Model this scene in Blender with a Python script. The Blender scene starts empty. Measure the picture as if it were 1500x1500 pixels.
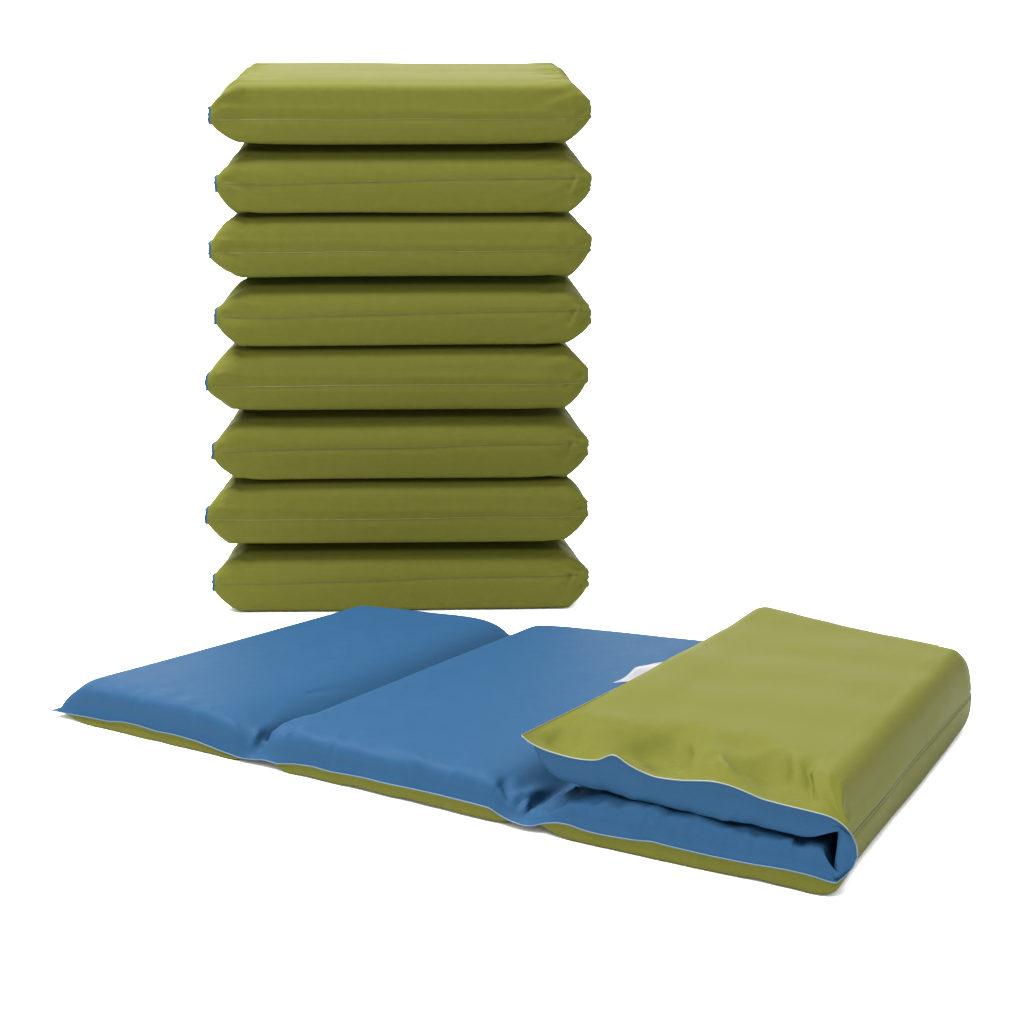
import bpy, math
import numpy as np

# ------------------------------------------------------------------ basics
FPX, YH, CAMH = 2800.0, 140.0, 0.85        # focal length (px of a 1500 px wide frame), eye level row, camera height
T = 0.054                                   # thickness of one padded section
sc = bpy.context.scene
COL = sc.collection

def un(px, py, z):                          # point seen at (px, py) that lies at height z
    d = FPX * (CAMH - z) / (py - YH)
    return np.array([(px - 750) / FPX * d, d, z])

def ray_plane(px, py, A, B):                # point seen at (px, py) on the upright plane over line A-B
    m = (px - 750) / FPX
    dx, dy = B[0] - A[0], B[1] - A[1]
    q = (A[0] - m * A[1]) / (m * dy - dx)
    x, y = A[0] + q * dx, A[1] + q * dy
    return np.array([x, y, CAMH - (py - YH) * y / FPX])

class Noise:
    def __init__(s, seed): s.g = np.random.RandomState(seed).uniform(-1, 1, (64, 64))
    def __call__(s, x, y):
        x = np.asarray(x, float); y = np.asarray(y, float)
        xi, yi = np.floor(x).astype(int), np.floor(y).astype(int)
        fx, fy = x - xi, y - yi
        fx, fy = fx**3 * (fx * (fx * 6 - 15) + 10), fy**3 * (fy * (fy * 6 - 15) + 10)
        g = lambda a, b: s.g[a % 64, b % 64]
        return ((g(xi, yi) * (1 - fx) + g(xi + 1, yi) * fx) * (1 - fy)
                + (g(xi, yi + 1) * (1 - fx) + g(xi + 1, yi + 1) * fx) * fy)

def smooth(a, n=3):
    a = a.copy()
    for _ in range(n):
        a[1:-1] = .25 * a[:-2] + .5 * a[1:-1] + .25 * a[2:]
    return a

def path(pts, rad, n):                      # polyline with rounded corners, resampled evenly
    pts = [np.array(p, float) for p in pts]
    out = [pts[0]]
    for i in range(1, len(pts) - 1):
        a, b, c = pts[i - 1], pts[i], pts[i + 1]
        r = rad[i - 1]
        u, w = (a - b), (c - b)
        lu, lw = np.linalg.norm(u), np.linalg.norm(w)
        p0, p1 = b + u / lu * min(r, lu * .49), b + w / lw * min(r, lw * .49)
        for t in np.linspace(0, 1, 12):
            out.append((1 - t)**2 * p0 + 2 * t * (1 - t) * b + t * t * p1)
    out.append(pts[-1]); out = np.array(out)
    L = np.r_[0, np.cumsum(np.linalg.norm(np.diff(out, axis=0), axis=1))]
    s = np.linspace(0, L[-1], n)
    return np.stack([np.interp(s, L, out[:, k]) for k in range(out.shape[1])], 1)

def ell(d, L, n=2.0, fl=0.010):             # 0 on the welded flange, rising to 1 over the pad's rounded side
    q = np.clip((d - fl) / L, 0, 1)
    return (1 - (1 - q)**n)**(1 / n) if n > 1.01 else q

def edge_positions(w, fine=.10, mid=34):
    e = np.r_[0, .003, .006, .009, .011, .013, .0155, .018, .021, .0245, .028, .032, .037, .042, .048, .055, .063, .072, .082, .092, fine]
    m = np.linspace(fine, w - fine, mid)[1:-1]
    return np.r_[e, m, (w - e)[::-1]]

def normals(P):
    du = np.gradient(P, axis=0); dv = np.gradient(P, axis=1)
    n = np.cross(du, dv); l = np.linalg.norm(n, axis=2, keepdims=True)
    return n / np.maximum(l, 1e-9)

def link(name, verts, faces, mat, parent=None, flip=False):
    me = bpy.data.meshes.new(name)
    if flip: faces = [f[::-1] for f in faces]
    me.from_pydata([tuple(map(float, v)) for v in verts], [], faces)
    me.polygons.foreach_set('use_smooth', [True] * len(me.polygons))
    me.materials.append(mat); me.update()
    o = bpy.data.objects.new(name, me); COL.objects.link(o)
    if parent: o.parent = parent
    return o

def grid(name, P, mat, parent=None, flip=False):
    n, m = P.shape[:2]
    f = []
    for i in range(n - 1):
        for j in range(m - 1):
            a = i * m + j
            f.append((a, a + 1, a + m + 1, a + m))
    return link(name, P.reshape(-1, 3), f, mat, parent, flip)

def tube(name, pts, r, mat, parent=None, seg=8, closed=False, flat=1.0):
    pts = np.array(pts); n = len(pts)
    if closed: tan = np.roll(pts, -1, 0) - np.roll(pts, 1, 0)
    else: tan = np.gradient(pts, axis=0)
    tan /= np.maximum(np.linalg.norm(tan, axis=1, keepdims=True), 1e-9)
    up = np.array([0, 0, 1.0]); V = []
    for p, t in zip(pts, tan):
        a = np.cross(t, up); a /= max(np.linalg.norm(a), 1e-6); b = np.cross(a, t)
        for k in range(seg):
            q = 2 * math.pi * k / seg
            V.append(p + r * (math.cos(q) * a + math.sin(q) * b * flat))
    F = []
    for i in range(n if closed else n - 1):
        for k in range(seg):
            i2 = (i + 1) % n
            F.append((i * seg + k, i * seg + (k + 1) % seg, i2 * seg + (k + 1) % seg, i2 * seg + k))
    if not closed:
        F.append(tuple(range(seg))[::-1]); F.append(tuple((n - 1) * seg + k for k in range(seg)))
    return link(name, V, F, mat, parent)

def thing(name, loc, label, cat, group=None):
    o = bpy.data.objects.new(name, None); COL.objects.link(o)
    o.location = loc; o.empty_display_size = .1
    o['label'] = label; o['category'] = cat
    if group: o['group'] = group
    return o

# ------------------------------------------------------------------ materials
def vinyl(name, c0, c1, rough=.62, spec=.16, bump=.16, scale=1.0):
    m = bpy.data.materials.new(name); m.use_nodes = True
    nt = m.node_tree; N = nt.nodes; Lk = nt.links
    b = N['Principled BSDF']
    tc = N.new('ShaderNodeTexCoord')
    n1 = N.new('ShaderNodeTexNoise'); n1.inputs['Scale'].default_value = 60 * scale; n1.inputs['Detail'].default_value = 6
    n2 = N.new('ShaderNodeTexNoise'); n2.inputs['Scale'].default_value = 380; n2.inputs['Detail'].default_value = 3
    for n in (n1, n2): Lk.new(tc.outputs['Object'], n.inputs['Vector'])
    mx = N.new('ShaderNodeMath'); mx.operation = 'MULTIPLY_ADD'
    Lk.new(n2.outputs['Fac'], mx.inputs[0]); mx.inputs[1].default_value = .55
    h1 = N.new('ShaderNodeMath'); h1.operation = 'MULTIPLY_ADD'; h1.inputs[1].default_value = .45; h1.inputs[2].default_value = .275
    Lk.new(n1.outputs['Fac'], h1.inputs[0]); Lk.new(h1.outputs[0], mx.inputs[2])
    r = N.new('ShaderNodeMapRange'); r.inputs['From Min'].default_value = .5; r.inputs['From Max'].default_value = 1.05
    Lk.new(mx.outputs[0], r.inputs['Value'])
    cm = N.new('ShaderNodeMix'); cm.data_type = 'RGBA'
    cm.inputs[6].default_value = (*c0, 1); cm.inputs[7].default_value = (*c1, 1)
    Lk.new(r.outputs['Result'], cm.inputs[0]); Lk.new(cm.outputs[2], b.inputs['Base Color'])
    rr = N.new('ShaderNodeMapRange'); rr.inputs['To Min'].default_value = rough - .05; rr.inputs['To Max'].default_value = rough + .08
    Lk.new(n1.outputs['Fac'], rr.inputs['Value']); Lk.new(rr.outputs['Result'], b.inputs['Roughness'])
    b.inputs['Specular IOR Level'].default_value = spec; b.inputs['IOR'].default_value = 1.22
    # fine grain of the coated cloth, plus a slow slackness
    w = N.new('ShaderNodeTexNoise'); w.inputs['Scale'].default_value = 900; w.inputs['Detail'].default_value = 2
    Lk.new(tc.outputs['Object'], w.inputs['Vector'])
    bp = N.new('ShaderNodeBump'); bp.inputs['Strength'].default_value = bump; bp.inputs['Distance'].default_value = .0008
    Lk.new(w.outputs['Fac'], bp.inputs['Height'])
    s = N.new('ShaderNodeTexNoise'); s.inputs['Scale'].default_value = 14; s.inputs['Detail'].default_value = 2
    Lk.new(tc.outputs['Object'], s.inputs['Vector'])
    b2 = N.new('ShaderNodeBump'); b2.inputs['Strength'].default_value = .14; b2.inputs['Distance'].default_value = .006
    Lk.new(s.outputs['Fac'], b2.inputs['Height']); Lk.new(bp.outputs['Normal'], b2.inputs['Normal'])
    Lk.new(b2.outputs['Normal'], b.inputs['Normal'])
    return m

def plain(name, c, rough=.5, spec=.3):
    m = bpy.data.materials.new(name); m.use_nodes = True
    nt = m.node_tree; b = nt.nodes['Principled BSDF']
    n = nt.nodes.new('ShaderNodeTexNoise'); n.inputs['Scale'].default_value = 90
    tc = nt.nodes.new('ShaderNodeTexCoord'); nt.links.new(tc.outputs['Object'], n.inputs['Vector'])
    cm = nt.nodes.new('ShaderNodeMix'); cm.data_type = 'RGBA'
    cm.inputs[6].default_value = (*[x * .93 for x in c], 1); cm.inputs[7].default_value = (*[min(1, x * 1.05) for x in c], 1)
    nt.links.new(n.outputs['Fac'], cm.inputs[0]); nt.links.new(cm.outputs[2], b.inputs['Base Color'])
    b.inputs['Roughness'].default_value = rough; b.inputs['Specular IOR Level'].default_value = spec
    return m

GREEN = vinyl('olive_vinyl', (.0375, .0388, .0058), (.0460, .0475, .0078), rough=.60, spec=.075)
BLUE = vinyl('blue_vinyl', (.0052, .0215, .0470), (.0066, .0255, .055))
RIM = plain('pale_weld', (.060, .074, .060), .4)
BRIM = plain('pale_blue_weld', (.014, .040, .074), .4)
GRIM = plain('pale_green_weld', (.026, .028, .007), .4)
DARKLINE = plain('dark_crease', (.016, .017, .004), .6)
GLINE = plain('pale_crease', (.050, .052, .013), .4)
LABELW = plain('white_label_cloth', (.098, .098, .108), .6)
WHITE = plain('white_studio_paper', (.93, .93, .93), .9, .0)

# ------------------------------------------------------------------ setting: white floor sweeping up to a white backdrop
def sweep():
    ys = [(-3.5, 0), (7.0, 0)]
    for k in range(1, 13):
        a = math.pi / 2 * k / 12
        ys.append((7 + 1.5 * math.sin(a), 1.5 - 1.5 * math.cos(a)))
    ys.append((8.5, 5.0))
    xs = np.linspace(-7, 7, 9)
    fl = np.array([[(x, y, z) for x in xs] for y, z in ys[:2]])
    wl = np.array([[(x, y, z) for x in xs] for y, z in ys[1:]])
    f = grid('floor', fl, WHITE, flip=True); f['kind'] = 'structure'
    w = grid('backdrop', wl, WHITE, flip=True); w['kind'] = 'structure'
sweep()

# ------------------------------------------------------------------ folded mats of the stack
def folded_mat(seed, th0, h, label, x0, width, rtop, rbot, crease, lean, top=False, wedge=math.radians(1.0), zbase=0., y0=3.144):
    """two padded sections folded over; the fold faces the camera (local -Y)"""
    root = thing('folded_mat', (x0, y0, zbase), label, 'folded mat', 'folded green mats piled in one stack')
    root.rotation_euler.z = math.radians(2.3)
    nz = Noise(seed); rs = np.random.RandomState(seed)
    D = .325
    half = h / 2
    n1 = 46; nf = 56
    # profiles in (y, z): lower section from the back to the front, round the fold, back again
    bulge = .004
    if top: up_ = [(.001, h * .95), (.05, h)]
    elif crease['second']: up_ = [(.001, h * .86), (.040, h)]
    else: up_ = [(.001, h * .76), (.085, h * .985)]
    G = path([(D, 0), (.055, 0), (.002, .0), (-bulge, half * .80)] + up_ + [(D, h)], [.01, rbot, .03, rtop, .03], 2 * n1 + nf)
    s = np.linspace(0, 1, 2 * n1 + nf)
    zl, zu = half * .64, half * 1.36
    M = np.zeros_like(G)
    rear = np.clip(G[:, 0] / .12, 0, 1)**.7
    M[:, 0] = G[:, 0] + .008 * (1 - rear)
    M[:, 1] = (zl + (zu - zl) * G[:, 1] / h) * (1 - rear) + np.where(G[:, 1] > half, half * 1.05, half * .95) * rear
    Bp = path([(D, half - .003), (.045, half - .003), (.045, half + .003), (D, half + .003)], [.002, .002], 2 * n1 + nf)
    v = edge_positions(width); m = len(v)
    d = np.minimum(v, width - v)
    left = v < width / 2
    # rise of each edge differs a little
    L = np.where(left, .039 + rs.uniform(-.004, .004), .036 + rs.uniform(-.005, .005))
    Ls = L[None, :] * (1 + .24 * nz((s * 30)[:, None], np.where(left, 2.5, 8.5)[None, :]))
    phi = ell(d[None, :], Ls, 1.26, .001)
    phib = ell(d, .03, 1.8, .006)[None, :]
    # sealed rear end
    dend = np.minimum(s, 1 - s) * (2 * D + h)
    pe = ell(dend, .035, 2.0, .008)
    tips = ((-.10 + rs.uniform(-.04, .04), .12 + rs.uniform(-.04, .04)) if crease['second'] else (-.10 + rs.uniform(-.04, .04), -.06 + rs.uniform(-.04, .04)))
    def build(Q, ph, is_out):
        P = np.zeros((len(s), m, 3))
        w = ph * (pe[:, None])
        w0 = w
        yy = M[:, 0][:, None] * (1 - w0) + Q[:, 0][:, None] * w0
        zz = M[:, 1][:, None] * (1 - w0) + Q[:, 1][:, None] * w0
        P[..., 0] = (v - width / 2)[None, :] * (1 - (.10 if top else .40) * np.clip(M[:, 0] - .01, 0, .3))[:, None]
        P[..., 1] = yy; P[..., 2] = zz
        rise = np.where(left, tips[0], tips[1])[None, :] * half * (1 - rear)[:, None] * (1 - w0)
        P[..., 2] += rise
        # scalloped flange
        wav = nz(s[:, None] * 34, np.where(left, 3.3, 9.1)[None, :]) * .0035 * np.exp(-d / .012)[None, :]
        P[..., 0] += np.where(left, 1, -1)[None, :] * np.abs(wav)
        return P
    PG = build(G, phi, True); PB = build(Bp, phib, False)
    # on the left the inner layer of the hem sticks out past the outer one
    fr_ = np.exp(-(np.clip(M[:, 0] - .010, 0, 1) / .012)**2)
    PB[:, 0, 0] -= .0045 * fr_; PB[:, 1, 0] -= .003 * fr_; PB[:, 0, 1] += .002
    PB[:, 2:5, 0] -= .001
    PB[:, -4:, 0] -= .0015; PB[:, -4:, 1] += .001
    # puckers and slack of the cloth
    N = normals(PG)
    ss = (s * (2 * D + h))[:, None]; X = v[None, :]
    edge = np.exp(-((d - .03) / .03)**2)[None, :]
    puck = nz(ss * 60 + 5, X * 9) * .0018 * edge
    rad = nz((ss * 55 + X * 22 * np.where(left, 1, -1)[None, :]), X * 6 + 11)
    puck += -np.abs(rad) * .0042 * np.exp(-((d - .045) / .035)**2)[None, :]
    slack = nz(ss * 9 + 2, X * 5) * .0011 + nz(ss * 24, X * 3.2 + 7) * .0004
    body = (np.clip(d / .02, 0, 1)**1.5)[None, :] * np.clip(dend / .02, 0, 1)[:, None]
    disp = (puck + slack) * body
    # groove of the fold line
    zc = PG[..., 2]; front = (PG[..., 1] < .02)
    tl = crease['tilt']
    line = half * crease['h'] + tl * (X - width / 2) + .0012 * nz(X * 9, X * 0 + seed)
    q = zc - line
    disp = disp - front * .0016 * np.exp(-(q / .0026)**2) * body
    if crease['second']:
        q2 = zc - (line + .0195 - .012 * (X / width)**1)
        disp = disp + front * .0012 * np.exp(-(q2 / .0022)**2) * body
        disp = disp + front * -.0012 * np.exp(-((q2 + .012) / .007)**2) * body
    for (xa, za, xb, zb_, wd_, a) in crease['lines']:
        t = np.clip(((X - xa) * (xb - xa) + (zc - za) * (zb_ - za)) / ((xb - xa)**2 + (zb_ - za)**2), 0, 1)
        dd = np.hypot(X - xa - t * (xb - xa), zc - za - t * (zb_ - za))
        disp = disp + front * a * np.exp(-(dd / wd_)**1.5) * (1 - t * .8) * np.clip((d - .005) / .010, 0, 1)[None, :]
    for (cx, cz, rx, rz, a) in crease['dents']:
        disp = disp + front * a * np.exp(-((X - cx) / rx)**2 - ((zc - cz) / rz)**2)
    PG = PG + N * (-disp[..., None] if N[len(s) // 2, m // 2, 1] > 0 else disp[..., None])
    if top:
        # the uppermost cover is loose: puffed at the back with a ruffled far edge
        up = np.clip((PG[..., 1] - .05) / .25, 0, 1)
        PG[..., 2] += np.where(PG[..., 2] > half * 1.2, up * (.0035 * nz(X * 8, ss * 4 + 4)), 0)
    # each mat is a little thicker at the back than at the fold
    def lift(P):
        P = P.copy()
        k = np.clip(P[..., 2] / h, 0, 1)
        ang = th0 + wedge * k
        P[..., 2] += np.clip(P[..., 1], -.02, 1) * np.tan(ang)
        return P
    PG = lift(PG); PB = lift(PB)
    flipG = True
    o1 = grid('outer_cover', PG, GREEN, root, flip=False)
    o2 = grid('inner_cover', PB, BLUE, root, flip=True)
    # visible weld line of the fold, sunk in its groove
    jm = [j for j in range(m) if .012 < v[j] < width - .012]
    pts = []
    for j in jm:
        col = PG[n1 // 2:-n1 // 2, j]
        lz = half * crease['h'] + tl * (v[j] - width / 2) + .0012 * float(nz(v[j] * 9, seed))
        fr = col[col[:, 1] < .035]
        if len(fr) < 4: continue
        o = np.argsort(fr[:, 2])
        y = np.interp(lz, fr[o, 2], fr[o, 1])
        pts.append((v[j] - width / 2, y - .0001, lz))
    pts = np.array(pts)
    tube('fold_crease', pts, .0005, crease['mat'], root, seg=6)
    # rim of the welded flange on both sides
    tube('welded_edge', PG[:, -1], .0011, GRIM, root, seg=6)
    return root

bounds = [897, 799, 704, 604, 508, 409, 314, 214, 121]
ZS = 3.144
names = ['bottom folded green mat of the stack, behind the blue end of the open mat',
         'second folded green mat from the bottom of the stack, with a straight pale crease',
         'third folded green mat from the bottom of the stack, with a slanting dark crease',
         'fourth folded green mat from the bottom of the stack, blue edge sticking out at left',
         'fourth folded green mat from the top of the stack, shaded under the mat above',
         'third folded green mat from the top of the stack, with a straight pale crease',
         'second folded green mat from the top, shaded under the topmost one',
         'topmost folded green mat of the stack, its light upper face in full view']
for i in range(8):
    odd = i % 2 == 1              # the kind with a straight crease and a snug underside
    z0 = (897 - bounds[i]) * ZS / FPX
    h = (bounds[i] - bounds[i + 1]) * ZS / FPX
    xl, xr = ((304, 863) if odd else (313, 864)) if i < 4 else ((308, 868) if odd else (317, 868))
    x0 = ((xl + xr) / 2 - 750) * ZS / FPX; w = (xr - xl) * ZS / FPX
    if odd:
        cr = dict(h=.84, tilt=.004, second=True, mat=GLINE, dents=[(w - .06, h * .7, .02, .012, .0015)],
                  lines=[(w - .004, h * .56, w - .030, h * .50, .0030, -.006), (w - .006, h * .40, w - .030, h * .30, .0030, -.005), (w - .036, h * .40, w - .046, h * .82, .0050, -.0035),
                         (w - .030, h * .50, w - .052, h * .36, .0035, .003), (.055, h * .86, .078, h * .58, .0045, -.0032), (.085, h * .84, .104, h * .60, .0050, -.0022), (.020, h * .60, .085, h * .61, .0030, .0022)])
    else:
        cr = dict(h=.97, tilt=.018, second=False, mat=DARKLINE, dents=[(.19, h * .97, .03, .008, -.004)],
                  lines=[(w - .003, h * .58, w - .030, h * .66, .0032, -.009), (w - .004, h * .40, w - .024, h * .30, .0032, -.008), (w - .022, h * .56, w - .034, h * .22, .0040, .0035),
                         (w - .030, h * .52, w - .044, h * .24, .0040, -.0045), (w - .040, h * .60, w - .075, h * .64, .0040, -.0025), (w - .012, h * .52, w - .030, h * .44, .0030, .004),
                         (.008, h * .50, .040, h * .52, .0035, -.0030), (.030, h * .80, .055, h * .62, .0050, -.0020)])
    folded_mat(20 + i, math.radians(1.0) * i, h, names[i], x0, w,
               rtop=(.009 if i == 7 else .016) if odd else .018, rbot=.024 if odd else .014, crease=cr, lean=.000 if odd else .006, top=(i == 7), zbase=z0, y0=ZS)

# ------------------------------------------------------------------ the open mat in front
F0, F1, F2, F3 = un(88, 1050, 0), un(380, 1121, 0), un(770, 1217, 0), un(1221, 1316, 0)
B0, B1 = np.array([-.250, 3.005, 0]), np.array([.018, 2.905, 0])
B2, B3 = np.array([.358, 2.785, 0]), np.array([.617, 2.580, 0])
L4F = np.array([.013, 2.222, 0]); L4B = np.array([.362, 2.825, 0])
nP, nF = 135, 100
NV = 1
sA = np.linspace(0, 3 - .12, int(nP * 2.88))                       # sections 1-3
sF = np.linspace(3 - .12, 4 + .12, nF + 2)[1:-1]                    # round the fold
sB = np.linspace(4 + .12, 5, int(nP * .9))
S = np.r_[sA, sF, sB]; NS = len(S); iF0, iF1 = len(sA), len(sA) + nF

def plan_low(s, front):
    P = (F0, F1, F2, F3) if front else (B0, B1, B2, B3)
    return np.stack([np.interp(s, [0, 1, 2, 3], [p[k] for p in P]) for k in (0, 1)], -1)
def plan_top(a, front):
    l, r = (L4F, F3) if front else (L4B, B3)
    return l[:2][None] + (r - l)[:2][None] * np.asarray(a)[:, None]

def bell(d, wl, wr, p=1.6):
    return np.exp(-(np.abs(d) / np.where(d < 0, wl, wr))**p)

def targets(front):
    """green (outer) and blue (inner) sheet positions for every s on one edge line"""
    G = np.zeros((NS, 3)); Bq = np.zeros((NS, 3))
    lo = S < 3; up = S > 4
    Lp = .36
    d1, d2 = (S - 1) * Lp, (S - 2) * Lp
    zt = T * (1.02 - (.62 if front else .80) * bell(d1, .030, .016, 1.35) - .66 * bell(d2, .026, .046))
    zt += .0015 * np.sin(np.clip(S % 1, 0, 1) * math.pi)
    zb = .30 * T * bell(d1, .024, .026, 2) + .30 * T * bell(d2, .016, .026, 2)
    A = slice(0, iF0); C = slice(iF1, NS)
    G[A, :2] = plan_low(S[A], front); G[A, 2] = zb[A]
    Bq[A, :2] = plan_low(S[A], front); Bq[A, 2] = zt[A]
    aC = 5 - S[C]
    zt4 = 2 * T + (.008 if front else .003)
    G[C, :2] = plan_top(aC, front); G[C, 2] = zt4
    Bq[C, :2] = plan_top(aC, front); Bq[C, 2] = T + .0045
    # fold: paths in (a, z)
    k = .36
    q = path([(.88 * k, 0), (1.003 * k, 0), (1.042 * k, T * .95), (1.00 * k, zt4), (.88 * k, zt4)], [.020, .025, .028], nF + 2)[1:-1]
    a = q[:, 0] / k; w = np.clip(q[:, 1] / (2 * T), 0, 1)
    pl = plan_low(2 + np.minimum(a, 1), front) + (np.maximum(a, 1) - 1)[:, None] * ((F3 - F2) if front else (B3 - B2))[:2][None]
    G[iF0:iF1, :2] = pl
    G[iF0:iF1, 2] = q[:, 1]
    q = path([(.88 * k, T), (.972 * k, T - .001), (.982 * k, .36 * T), (.996 * k, .26 * T), (1.022 * k, 1.0 * T), (1.008 * k, 1.6 * T), (.975 * k, 1.5 * T), (.935 * k, T + .0045), (.88 * k, T + .0045)], [.006, .006, .008, .02, .012, .008, .004], nF + 2)[1:-1]
    a = q[:, 0] / k; w = np.clip((q[:, 1] - .5 * T) / T, 0, 1)[:, None]
    Bq[iF0:iF1, :2] = plan_low(2 + a, front) * (1 - w) + plan_top(a, front) * w
    Bq[iF0:iF1, 2] = q[:, 1]
    # the pads are boxy: their sides stand almost over the weld line
    P = (F0, F1, F2, F3) if front else (B0, B1, B2, B3)
    dr = [(P[i + 1] - P[i])[:2] / np.linalg.norm((P[i + 1] - P[i])[:2]) for i in range(3)]
    tt = np.stack([np.interp(np.minimum(S, 2.5), [.5, .9, 1.1, 1.9, 2.1, 2.5], [dr[i][c] for i in (0, 0, 1, 1, 2, 2)]) for c in (0, 1)], 1)
    nrm = np.stack([tt[:, 1], -tt[:, 0]], 1)
    k = OUTF if front else -OUTB
    k = k * (1 - .8 * bell(d1, .022, .022, 2) - .8 * bell(d2, .022, .028, 2))[:, None]
    G[:, :2] += nrm * k; Bq[:, :2] += nrm * k
    return G, Bq

OUTF, OUTB = .019, .006
GF, BF = targets(True); GB, BB = targets(False)
# front weld line read off along the mat's front: (px, py)
low = [(74, 1041), (98, 1045.5), (125, 1050), (159, 1057), (176, 1057), (200, 1062), (227, 1071), (254, 1076), (288, 1086), (320, 1099), (353, 1111), (372, 1113),
       (386, 1113), (404, 1119), (430, 1119), (458, 1123), (480, 1130), (509, 1135), (535, 1140), (561, 1147), (600, 1155), (636, 1163), (680, 1174), (718, 1184),
       (728, 1192), (745, 1202), (764, 1209), (778, 1211), (792, 1207), (812, 1205), (832, 1208), (856, 1217), (880, 1223), (928, 1231), (955, 1233), (980, 1240), (1040, 1254),
       (1100, 1266), (1150, 1274), (1185, 1282), (1212, 1291)]
foldm = [(1224, 1295), (1238, 1284), (1250, 1271), (1256, 1256), (1255, 1240), (1249, 1225), (1240, 1212)]
upm = [(1228, 1201), (1216, 1195), (1180, 1186), (1150, 1179), (1116, 1170), (1094, 1160), (1072, 1151), (1058, 1147), (1044, 1144), (1020, 1143), (1000, 1143), (980, 1141),
       (960, 1138), (942, 1131), (924, 1122), (914, 1115), (906, 1108), (897, 1104), (889, 1107), (880, 1112), (868, 1113.5), (850, 1112), (835, 1109), (820, 1105), (800, 1099), (780, 1090), (770, 1083), (764, 1077)]
def outset(A, B, d):
    t = (B - A)[:2]; n = np.array([t[1], -t[0]]) / np.linalg.norm(t)   # towards the camera
    o = np.zeros(3); o[:2] = n * d
    return A + o, B + o
segs = [outset(F0, F1, .007), outset(F1, F2, .007), outset(F2, F3, .007)]
def on_front(px, py, top=False):
    k = 2 if top else (0 if px < 380 else 1 if px < 770 else 2)
    A, B = segs[k]
    return ray_plane(px, py, A, B)
ptsL = np.array([on_front(*p) for p in low]); 
def s_of(P):
    k = [F0, F1, F2, F3]
    xs = [p[0] + o for p, o in zip(k, (-.008,) * 4)]
    return np.interp(P[:, 0], xs, [0, 1, 2, 3])
sL = s_of(ptsL); sL[0] = 0
ptsF = np.array([on_front(*p, top=True) for p in foldm])
ptsU = np.array([on_front(*p, top=True) for p in upm])
xr = ptsU[0][0]; xl = ptsU[-1][0]
aU = (ptsU[:, 0] - xl) / (xr - xl)
sU = 5 - aU * .96
sFm = np.linspace(sL[-1] + .03, sU[0] - .03, len(foldm))
tabS = np.r_[sL, sFm, sU]; tabP = np.r_[ptsL, ptsF, ptsU]
o = np.argsort(tabS, kind='stable'); tabS, tabP = tabS[o], tabP[o]
SF = np.stack([smooth(np.interp(S, tabS, tabP[:, k]), 4) for k in range(3)], 1)
# rear weld line
SB = np.zeros((NS, 3))
nzb = Noise(5)
def back_line():
    A = slice(0, iF0); C = slice(iF1, NS)
    off = np.array([.007, .011])
    SB[A, :2] = plan_low(S[A], False) + off
    SB[A, 2] = T * (.5 - .42 * bell((S[A] - 1) * .36, .03, .03)) + .002 * nzb(S[A] * 9, S[A] * 0)
    SB[C, :2] = plan_top(5 - S[C], False) + off
    SB[C, 2] = 1.45 * T + .003 * nzb(S[C] * 11, S[C] * 0 + 3)
    k = .36
    q = path([(.88 * k, .5 * T), (.985 * k, .5 * T), (.985 * k, 1.45 * T), (.88 * k, 1.45 * T)], [.012, .012], nF + 2)[1:-1]
    SB[iF0:iF1, :2] = plan_low(2 + q[:, 0] / k, False) + off
    SB[iF0:iF1, 2] = q[:, 1]
back_line()

W = .60
v = edge_positions(W, .10, 100); m = len(v); vn = v / W
dF, dB = v, W - v
def phi_v(Lf, nf, Lb, nb):
    return np.where(v < W / 2, ell(dF, Lf, nf, .005), ell(dB, Lb, nb, .008))
S_ = S[:, None]
dend = np.where(S < 3, S * .34, np.where(S > 4, (5 - S) * .37, 9.))
upm_ = (S > 3.5)[:, None]
phG = np.where(upm_, phi_v(.062, 1.55, .05, 1.9)[None], phi_v(.028, 1.7, .04, 2)[None])
phB = np.where(upm_, phi_v(.018, 1.7, .03, 2)[None], phi_v(.034, 1.75, .045, 1.9)[None])
# blend across the fold
tb = np.clip((S - 3.0) / 1.0, 0, 1)[:, None]
phG = phi_v(.016, 1.9, .03, 2)[None] * (1 - tb) + phi_v(.052, 1.22, .045, 1.9)[None] * tb
phB = phi_v(.023, 2.4, .030, 2.2)[None] * (1 - tb) + phi_v(.016, 1.7, .03, 2)[None] * tb
# hollows where the loose cover sags behind the front hem of the upper section
g_ = lambda c, w_: np.exp(-((S - c) / w_)**2)
scoop = (1.0 * g_(4.58, .075) + 1.1 * g_(4.24, .085) + .45 * g_(4.90, .04) + .35 * g_(4.42, .03)) * (S > 4)
phU = ell(dF[None, :] - 0 * scoop[:, None], .052 * (1 + .75 * scoop[:, None]), 1.22, .005)**(1 + 1.5 * scoop[:, None])
phG = np.where((v < W / 2)[None, :] & (S > 4)[:, None], phU, phG)
peG = np.where(S < 3, ell(dend, .050, 1.5, .008), ell(dend, .035, 1.9, .006))[:, None]
peB = ell(dend, .042, 1.8, .008)[:, None]
def sheet(Qf, Qb, ph):
    a = vn[None, :, None]
    seam = SF[:, None] * (1 - a) + SB[:, None] * a
    tgt = Qf[:, None] * (1 - a) + Qb[:, None] * a
    # the traced waviness of the front weld belongs to the front only
    zavg = smooth(SF[:, 2], 400)
    fade = np.exp(-v / .10)[None, :]
    seam[..., 2] += (zavg - SF[:, 2])[:, None] * (1 - a[..., 0]) * (1 - fade)
    return seam * (1 - ph[..., None]) + tgt * ph[..., None]
PG = sheet(GF, GB, phG * peG); PB = sheet(BF, BB, phB * peB)
nz = Noise(77)
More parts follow.
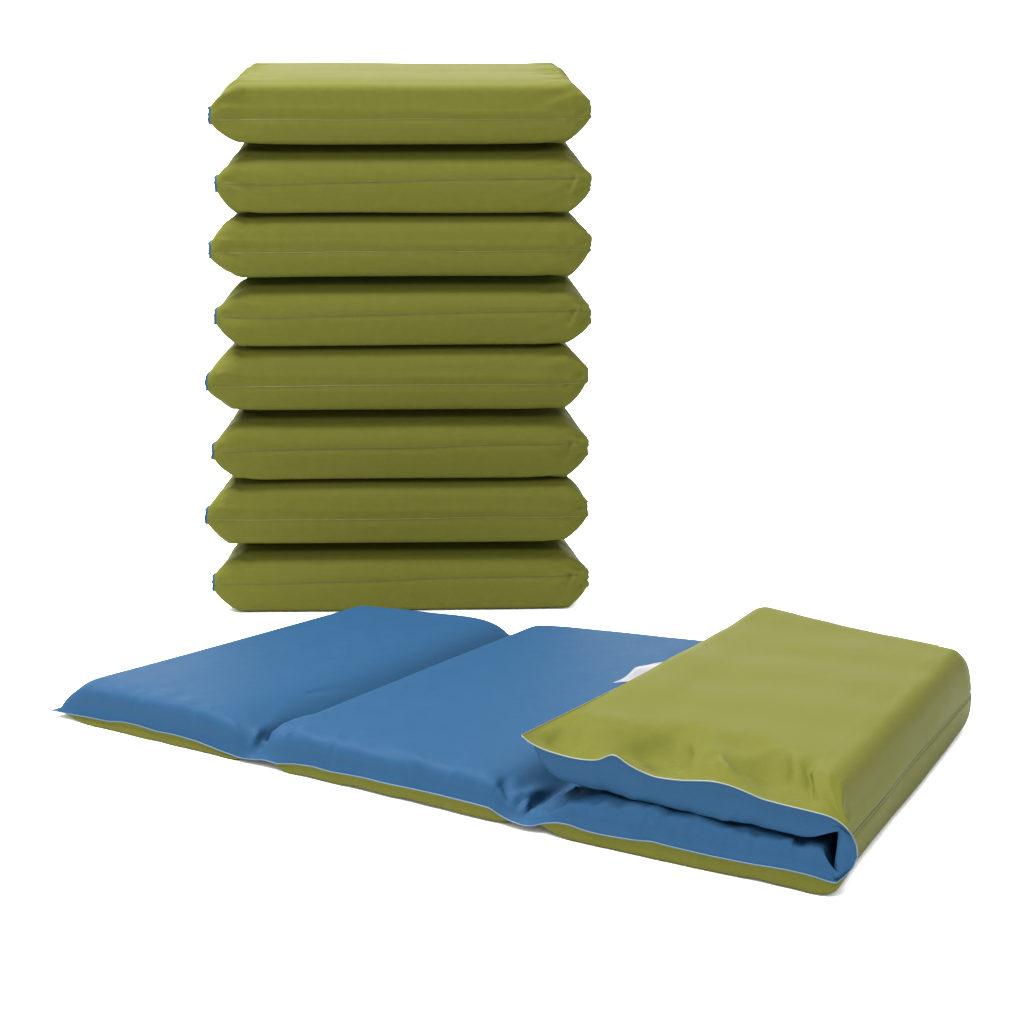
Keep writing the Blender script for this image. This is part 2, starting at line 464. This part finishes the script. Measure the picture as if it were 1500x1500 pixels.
al = (S * .36)[:, None]; X = v[None, :]
body = np.clip((np.minimum(dF, dB) - .005) / .012, 0, 1)[None, :] * np.clip((dend - .006) / .02, 0, 1)[:, None]

def ridge(s0, v0, s1, v1, wd, amp, taper=True):
    """a crease from (s0,v0) to (s1,v1) in metres along / across the mat"""
    ax, ay, bx, by = s0 * .36, v0, s1 * .36, v1
    L2 = (bx - ax)**2 + (by - ay)**2
    t = ((al - ax) * (bx - ax) + (X - ay) * (by - ay)) / L2
    tc = np.clip(t, 0, 1)
    dd = np.hypot(al - ax - tc * (bx - ax), X - ay - tc * (by - ay))
    f = (1 - tc) if taper else 1
    return amp * f * np.exp(-(dd / (wd * (.6 + .8 * tc)))**2)

# --- outer (green) cover
dG = nz(al * 8, X * 7) * .0022 + nz(al * 26 + 3, X * 9) * .0007
dG = dG + nz(al * 42, X * 14) * .0014 * np.exp(-((dF - .03) / .035)**2)[None, :]
top = np.clip((S - 3.9) / .15, 0, 1)[:, None]
dents = [(4.62, .055, .034, .022, -.0085), (4.70, .020, .012, .020, -.004), (4.47, .065, .04, .020, -.003), (4.30, .060, .030, .022, -.0075), (4.19, .045, .016, .03, .003), (4.12, .050, .012, .028, -.006),
         (4.42, .032, .03, .014, .003), (4.56, .085, .030, .020, -.005), (4.37, .095, .030, .018, -.004), (4.8, .07, .05, .03, .003), (4.86, .04, .03, .015, -.002)]
for (a0, v0, ra, rv, am) in dents:
    dG = dG + 1.7 * top * am * np.exp(-((al - a0 * .36) / ra)**2 - ((X - v0) / rv)**2)
dG = dG + top * (ridge(4.36, .03, 4.50, .11, .010, .0035) + ridge(4.64, .015, 4.52, .10, .012, .003) + ridge(4.13, .02, 4.20, .10, .010, .003))
dG = dG - top * np.abs(nz(al * 17 - X * 12 + 8, X * 9 + al * 5)) * .0080 * np.exp(-((dF - .035) / .026)**2)[None, :]
dG = dG + top * .0007 * np.sin(X * 2 * math.pi / .105 + 3 * nz(al * 4, X * 2)) * np.clip((X - .08) / .1, 0, 1)
# sunk fold line on the end face
zc = PG[..., 2]; endf = ((S > 2.95) & (S < 4.05))[:, None]
ql = zc - (T * 1.02 - .004 * vn[None, :])
dG = dG - endf * .0022 * np.exp(-(ql / .0024)**2)
# gathers where the front corner is pulled tight
dG = dG + endf * (-.004) * np.exp(-((X - .035) / .012)**2 - ((zc - T * 1.45) / .014)**2)
NG = normals(PG)
sg = -1 if NG[(iF1 + NS) // 2, m // 2, 2] < 0 else 1
PG = PG + sg * NG * (dG * body)[..., None]
PG[..., 2] = np.maximum(PG[..., 2], .0006)

# --- inner (blue) cover
dBq = nz(al * 7 + 9, X * 6) * .0009 + nz(al * 22 + 3, X * 8 + 2) * .00025
dBq = dBq - np.abs(nz(al * 26 + X * 22, X * 9 - al * 7 + 5)) * .0070 * np.exp(-((dF - .022) / .018)**2)[None, :] * (.35 + .65 * (S > 1.9))[:, None]
dBq = dBq - np.abs(nz(al * 13 + X * 10, X * 6 + al * 4)) * .0050 * np.exp(-((dF - .018) / .016)**2)[None, :] + .001
dBq = dBq + nz(al * 40, X * 13) * .0012 * np.exp(-((dF - .022) / .025)**2)[None, :]
lowm = (S < 3)[:, None]
cre = (ridge(1.00, .02, 1.16, .10, .010, .005) + ridge(1.02, .01, 1.07, .05, .005, .004) + ridge(.97, .015, .90, .13, .010, .0040) + ridge(.95, .01, .82, .04, .008, -.0035)
       + ridge(1.10, .02, 1.20, .045, .007, -.003) + ridge(1.0, .03, 1.02, .16, .012, -.004) + ridge(.88, .16, .93, .24, .006, -.0015)
       + ridge(1.99, .01, 1.90, .055, .007, .005) + ridge(1.94, .012, 1.88, .045, .006, -.005) + ridge(2.03, .01, 2.10, .07, .007, .0075) + ridge(2.0, .02, 2.02, .11, .009, -.006)
       + ridge(2.08, .006, 2.16, .045, .006, -.005) + ridge(1.955, .02, 1.99, .09, .006, .004) + ridge(2.055, .03, 2.04, .12, .006, .004)
       + ridge(1.985, .012, 1.955, .06, .0045, .005) + ridge(1.97, .012, 1.93, .05, .004, -.004) + ridge(2.01, .012, 2.045, .085, .0045, .007) + ridge(2.03, .010, 2.085, .06, .004, -.004)
       + ridge(2.13, .05, 2.06, .012, .005, .005) + ridge(2.16, .03, 2.24, .045, .006, -.003)
       + ridge(1.045, .012, 1.085, .05, .0045, .005) + ridge(1.03, .012, 1.055, .055, .004, -.0045) + ridge(.975, .012, .95, .055, .0045, -.004) + ridge(.965, .012, .925, .05, .0045, .0035)
       + ridge(1.12, .015, 1.18, .05, .006, .003) + ridge(2.30, .012, 2.36, .04, .008, -.002) + ridge(2.72, .012, 2.66, .04, .009, -.0025) + ridge(2.55, .01, 2.6, .04, .008, .0018) + ridge(.18, .015, .25, .05, .02, -.0015)
       + ridge(1.62, .012, 1.66, .04, .018, .0018) + ridge(1.35, .012, 1.3, .045, .012, -.0016))
dBq = dBq + 1.3 * lowm * cre
# diagonal creases pressed into the blue sides of the two folded sections
side = 0
for (a_, b_, v0_, v1_, w_, m_) in [(2.22, 2.27, .008, .030, .0050, -.0040), (2.40, 2.47, .006, .032, .0045, .0045), (2.47, 2.50, .008, .034, .0050, -.0045), (2.58, 2.55, .006, .030, .0045, -.0035),
                                   (2.66, 2.74, .006, .030, .0050, .0040), (2.77, 2.75, .010, .034, .0055, -.0050), (2.84, 2.90, .006, .030, .0040, .0035), (2.33, 2.30, .010, .034, .0060, -.0035),
                                   (1.30, 1.34, .006, .028, .0050, -.0028), (1.52, 1.50, .006, .028, .0060, -.0030), (1.74, 1.79, .006, .028, .0050, .0030), (1.84, 1.82, .008, .030, .0050, -.0035), (.40, .44, .006, .026, .0060, -.0022), (.70, .67, .006, .028, .0060, -.0026)]:
    side = side + ridge(a_, v0_, b_, v1_, w_, m_)
dBq = dBq + side
up4 = 0
for (a_, b_, v0_, v1_, w_, m_) in [(4.20, 4.27, .006, .022, .0050, -.0050), (4.30, 4.36, .006, .024, .0045, .0045), (4.48, 4.42, .006, .022, .0050, -.0045), (4.60, 4.66, .006, .022, .0055, .0040), (4.75, 4.70, .006, .024, .0060, -.0050)]:
    up4 = up4 + ridge(a_, v0_, b_, v1_, w_, m_)
wave4 = (S > 4)[:, None] * (up4 + nz(al * 17, X * 10) * .0035 * np.exp(-((dF - .02) / .02)**2)[None, :])
NB = normals(PB)
sgb = 1 if NB[iF0 // 2, m // 2, 2] > 0 else -1
PB = PB + sgb * NB * ((dBq * lowm + wave4) * body)[..., None]
PB[..., 2] = np.maximum(PB[..., 2], .0012)
PB[..., 2] = np.where((S < 2.9)[:, None], np.maximum(PB[..., 2], PG[..., 2] + .0012 * body), PB[..., 2])
# the two inner faces never cross: section 3 stays under section 4
sec3 = ((S > 2.05) & (S < 3))[:, None]
PB[..., 2] = np.where(sec3 & (dF > .03)[None, :], np.minimum(PB[..., 2], T + .0012), PB[..., 2])

# the two plies lie on each other in the flange, half a millimetre apart
flg = np.clip(1 - (np.minimum(np.minimum(dF, dB)[None, :], dend[:, None])) / .02, 0, 1)
PB[..., 2] += flg * .0006 * np.where(S < 3.5, 1, -1)[:, None]
mat_root = thing('open_mat', (0, 0, 0), 'half unfolded mat lying flat, blue side up, its olive green end folded over', 'rest mat')
grid('outer_cover', PG, GREEN, mat_root, flip=(sg < 0))
grid('inner_cover', PB, BLUE, mat_root, flip=(sgb < 0))
# pale welded rim: front, ends, rear
rimf = PG[:, 0] * .5 + PB[:, 0] * .5
iu = iF1 - 12
tube('welded_edge', rimf[:iu], .0006, BRIM, mat_root, seg=6)
tube('welded_edge', rimf[iu - 1:], .0006, RIM, mat_root, seg=6)
tube('welded_edge', PG[:, -1], .0010, GRIM, mat_root, seg=6)
tube('welded_edge', PG[0, :], .0008, BRIM, mat_root, seg=6)
tube('welded_edge', PG[-1, :], .0006, GLINE, mat_root, seg=6)
# fold line on the end face
pts = []
for j in range(m):
    if not (.03 < v[j] < W - .035): continue
    col = PG[iF0:iF1, j]; lz = T * 1.02 - .004 * vn[j]
    o_ = np.argsort(col[:, 2])
    pts.append([np.interp(lz, col[o_, 2], col[o_, 0]), np.interp(lz, col[o_, 2], col[o_, 1]), lz])
tube('fold_crease', np.array(pts) + np.array([.0002, 0, 0]), .0008, DARKLINE, mat_root, seg=6)

# care label peeping out from between the sections
def care_label():
    A, B, C, D = un(897, 1000, .0575), un(958, 971, .0655), un(1045, 958, .062), un(1000, 992, .059)
    n, k = 18, 14
    P = np.zeros((n, k, 3))
    for i in range(n):
        for j in range(k):
            a, b = i / (n - 1), j / (k - 1)
            p = (A * (1 - a) + B * a) * (1 - b) + (D * (1 - a) + C * a) * b
            p[2] += .004 * math.sin(math.pi * a)**1.2 * (1 - b)**2 - .001 * math.sin(a * 9)
            p[0] += .004 * math.sin(2 * math.pi * a) * (1 - b)
            P[i, j] = p
    o = grid('care_label', P, LABELW, mat_root)
    md = o.modifiers.new('thickness', 'SOLIDIFY'); md.thickness = .0006
    o['label'] = 'white care label'
care_label()

# ------------------------------------------------------------------ light
def area(name, loc, target, size, power, color=(1, 1, 1)):
    l = bpy.data.lights.new(name, 'AREA'); l.shape = 'RECTANGLE'; l.size, l.size_y = size; l.energy = power; l.color = color
    o = bpy.data.objects.new(name, l); COL.objects.link(o); o.location = loc
    from mathutils import Vector
    o.rotation_euler = (Vector(target) - Vector(loc)).to_track_quat('-Z', 'Y').to_euler()
    return o
area('softbox_key', (-2.2, 2.9, 5.2), (-.05, 2.7, .1), (2.6, 2.6), 490)
area('softbox_front', (.1, .5, 2.2), (-.18, 3.1, .5), (1.4, .8), 31)
area('backdrop_light', (0, 5.2, 3.8), (0, 7.6, .6), (6, 1.5), 50)

wd = bpy.data.worlds.new('World'); sc.world = wd; wd.use_nodes = True
bg = wd.node_tree.nodes['Background']; bg.inputs[0].default_value = (1, 1, 1, 1); bg.inputs[1].default_value = .62

cam = bpy.data.cameras.new('camera'); co = bpy.data.objects.new('camera', cam); COL.objects.link(co)
co.location = (0, 0, CAMH); co.rotation_euler = (math.pi / 2, 0, 0)
cam.sensor_width = 36; cam.lens = FPX * 36 / 1500; cam.shift_y = -(750 - YH) / 1500
cam.clip_start = .05; cam.clip_end = 100
sc.camera = co
sc.view_settings.view_transform = 'Standard'; sc.view_settings.look = 'None'
sc.view_settings.exposure = 1.7; sc.view_settings.gamma = 1
try: sc.view_settings.use_curve_mapping = False
except Exception: pass
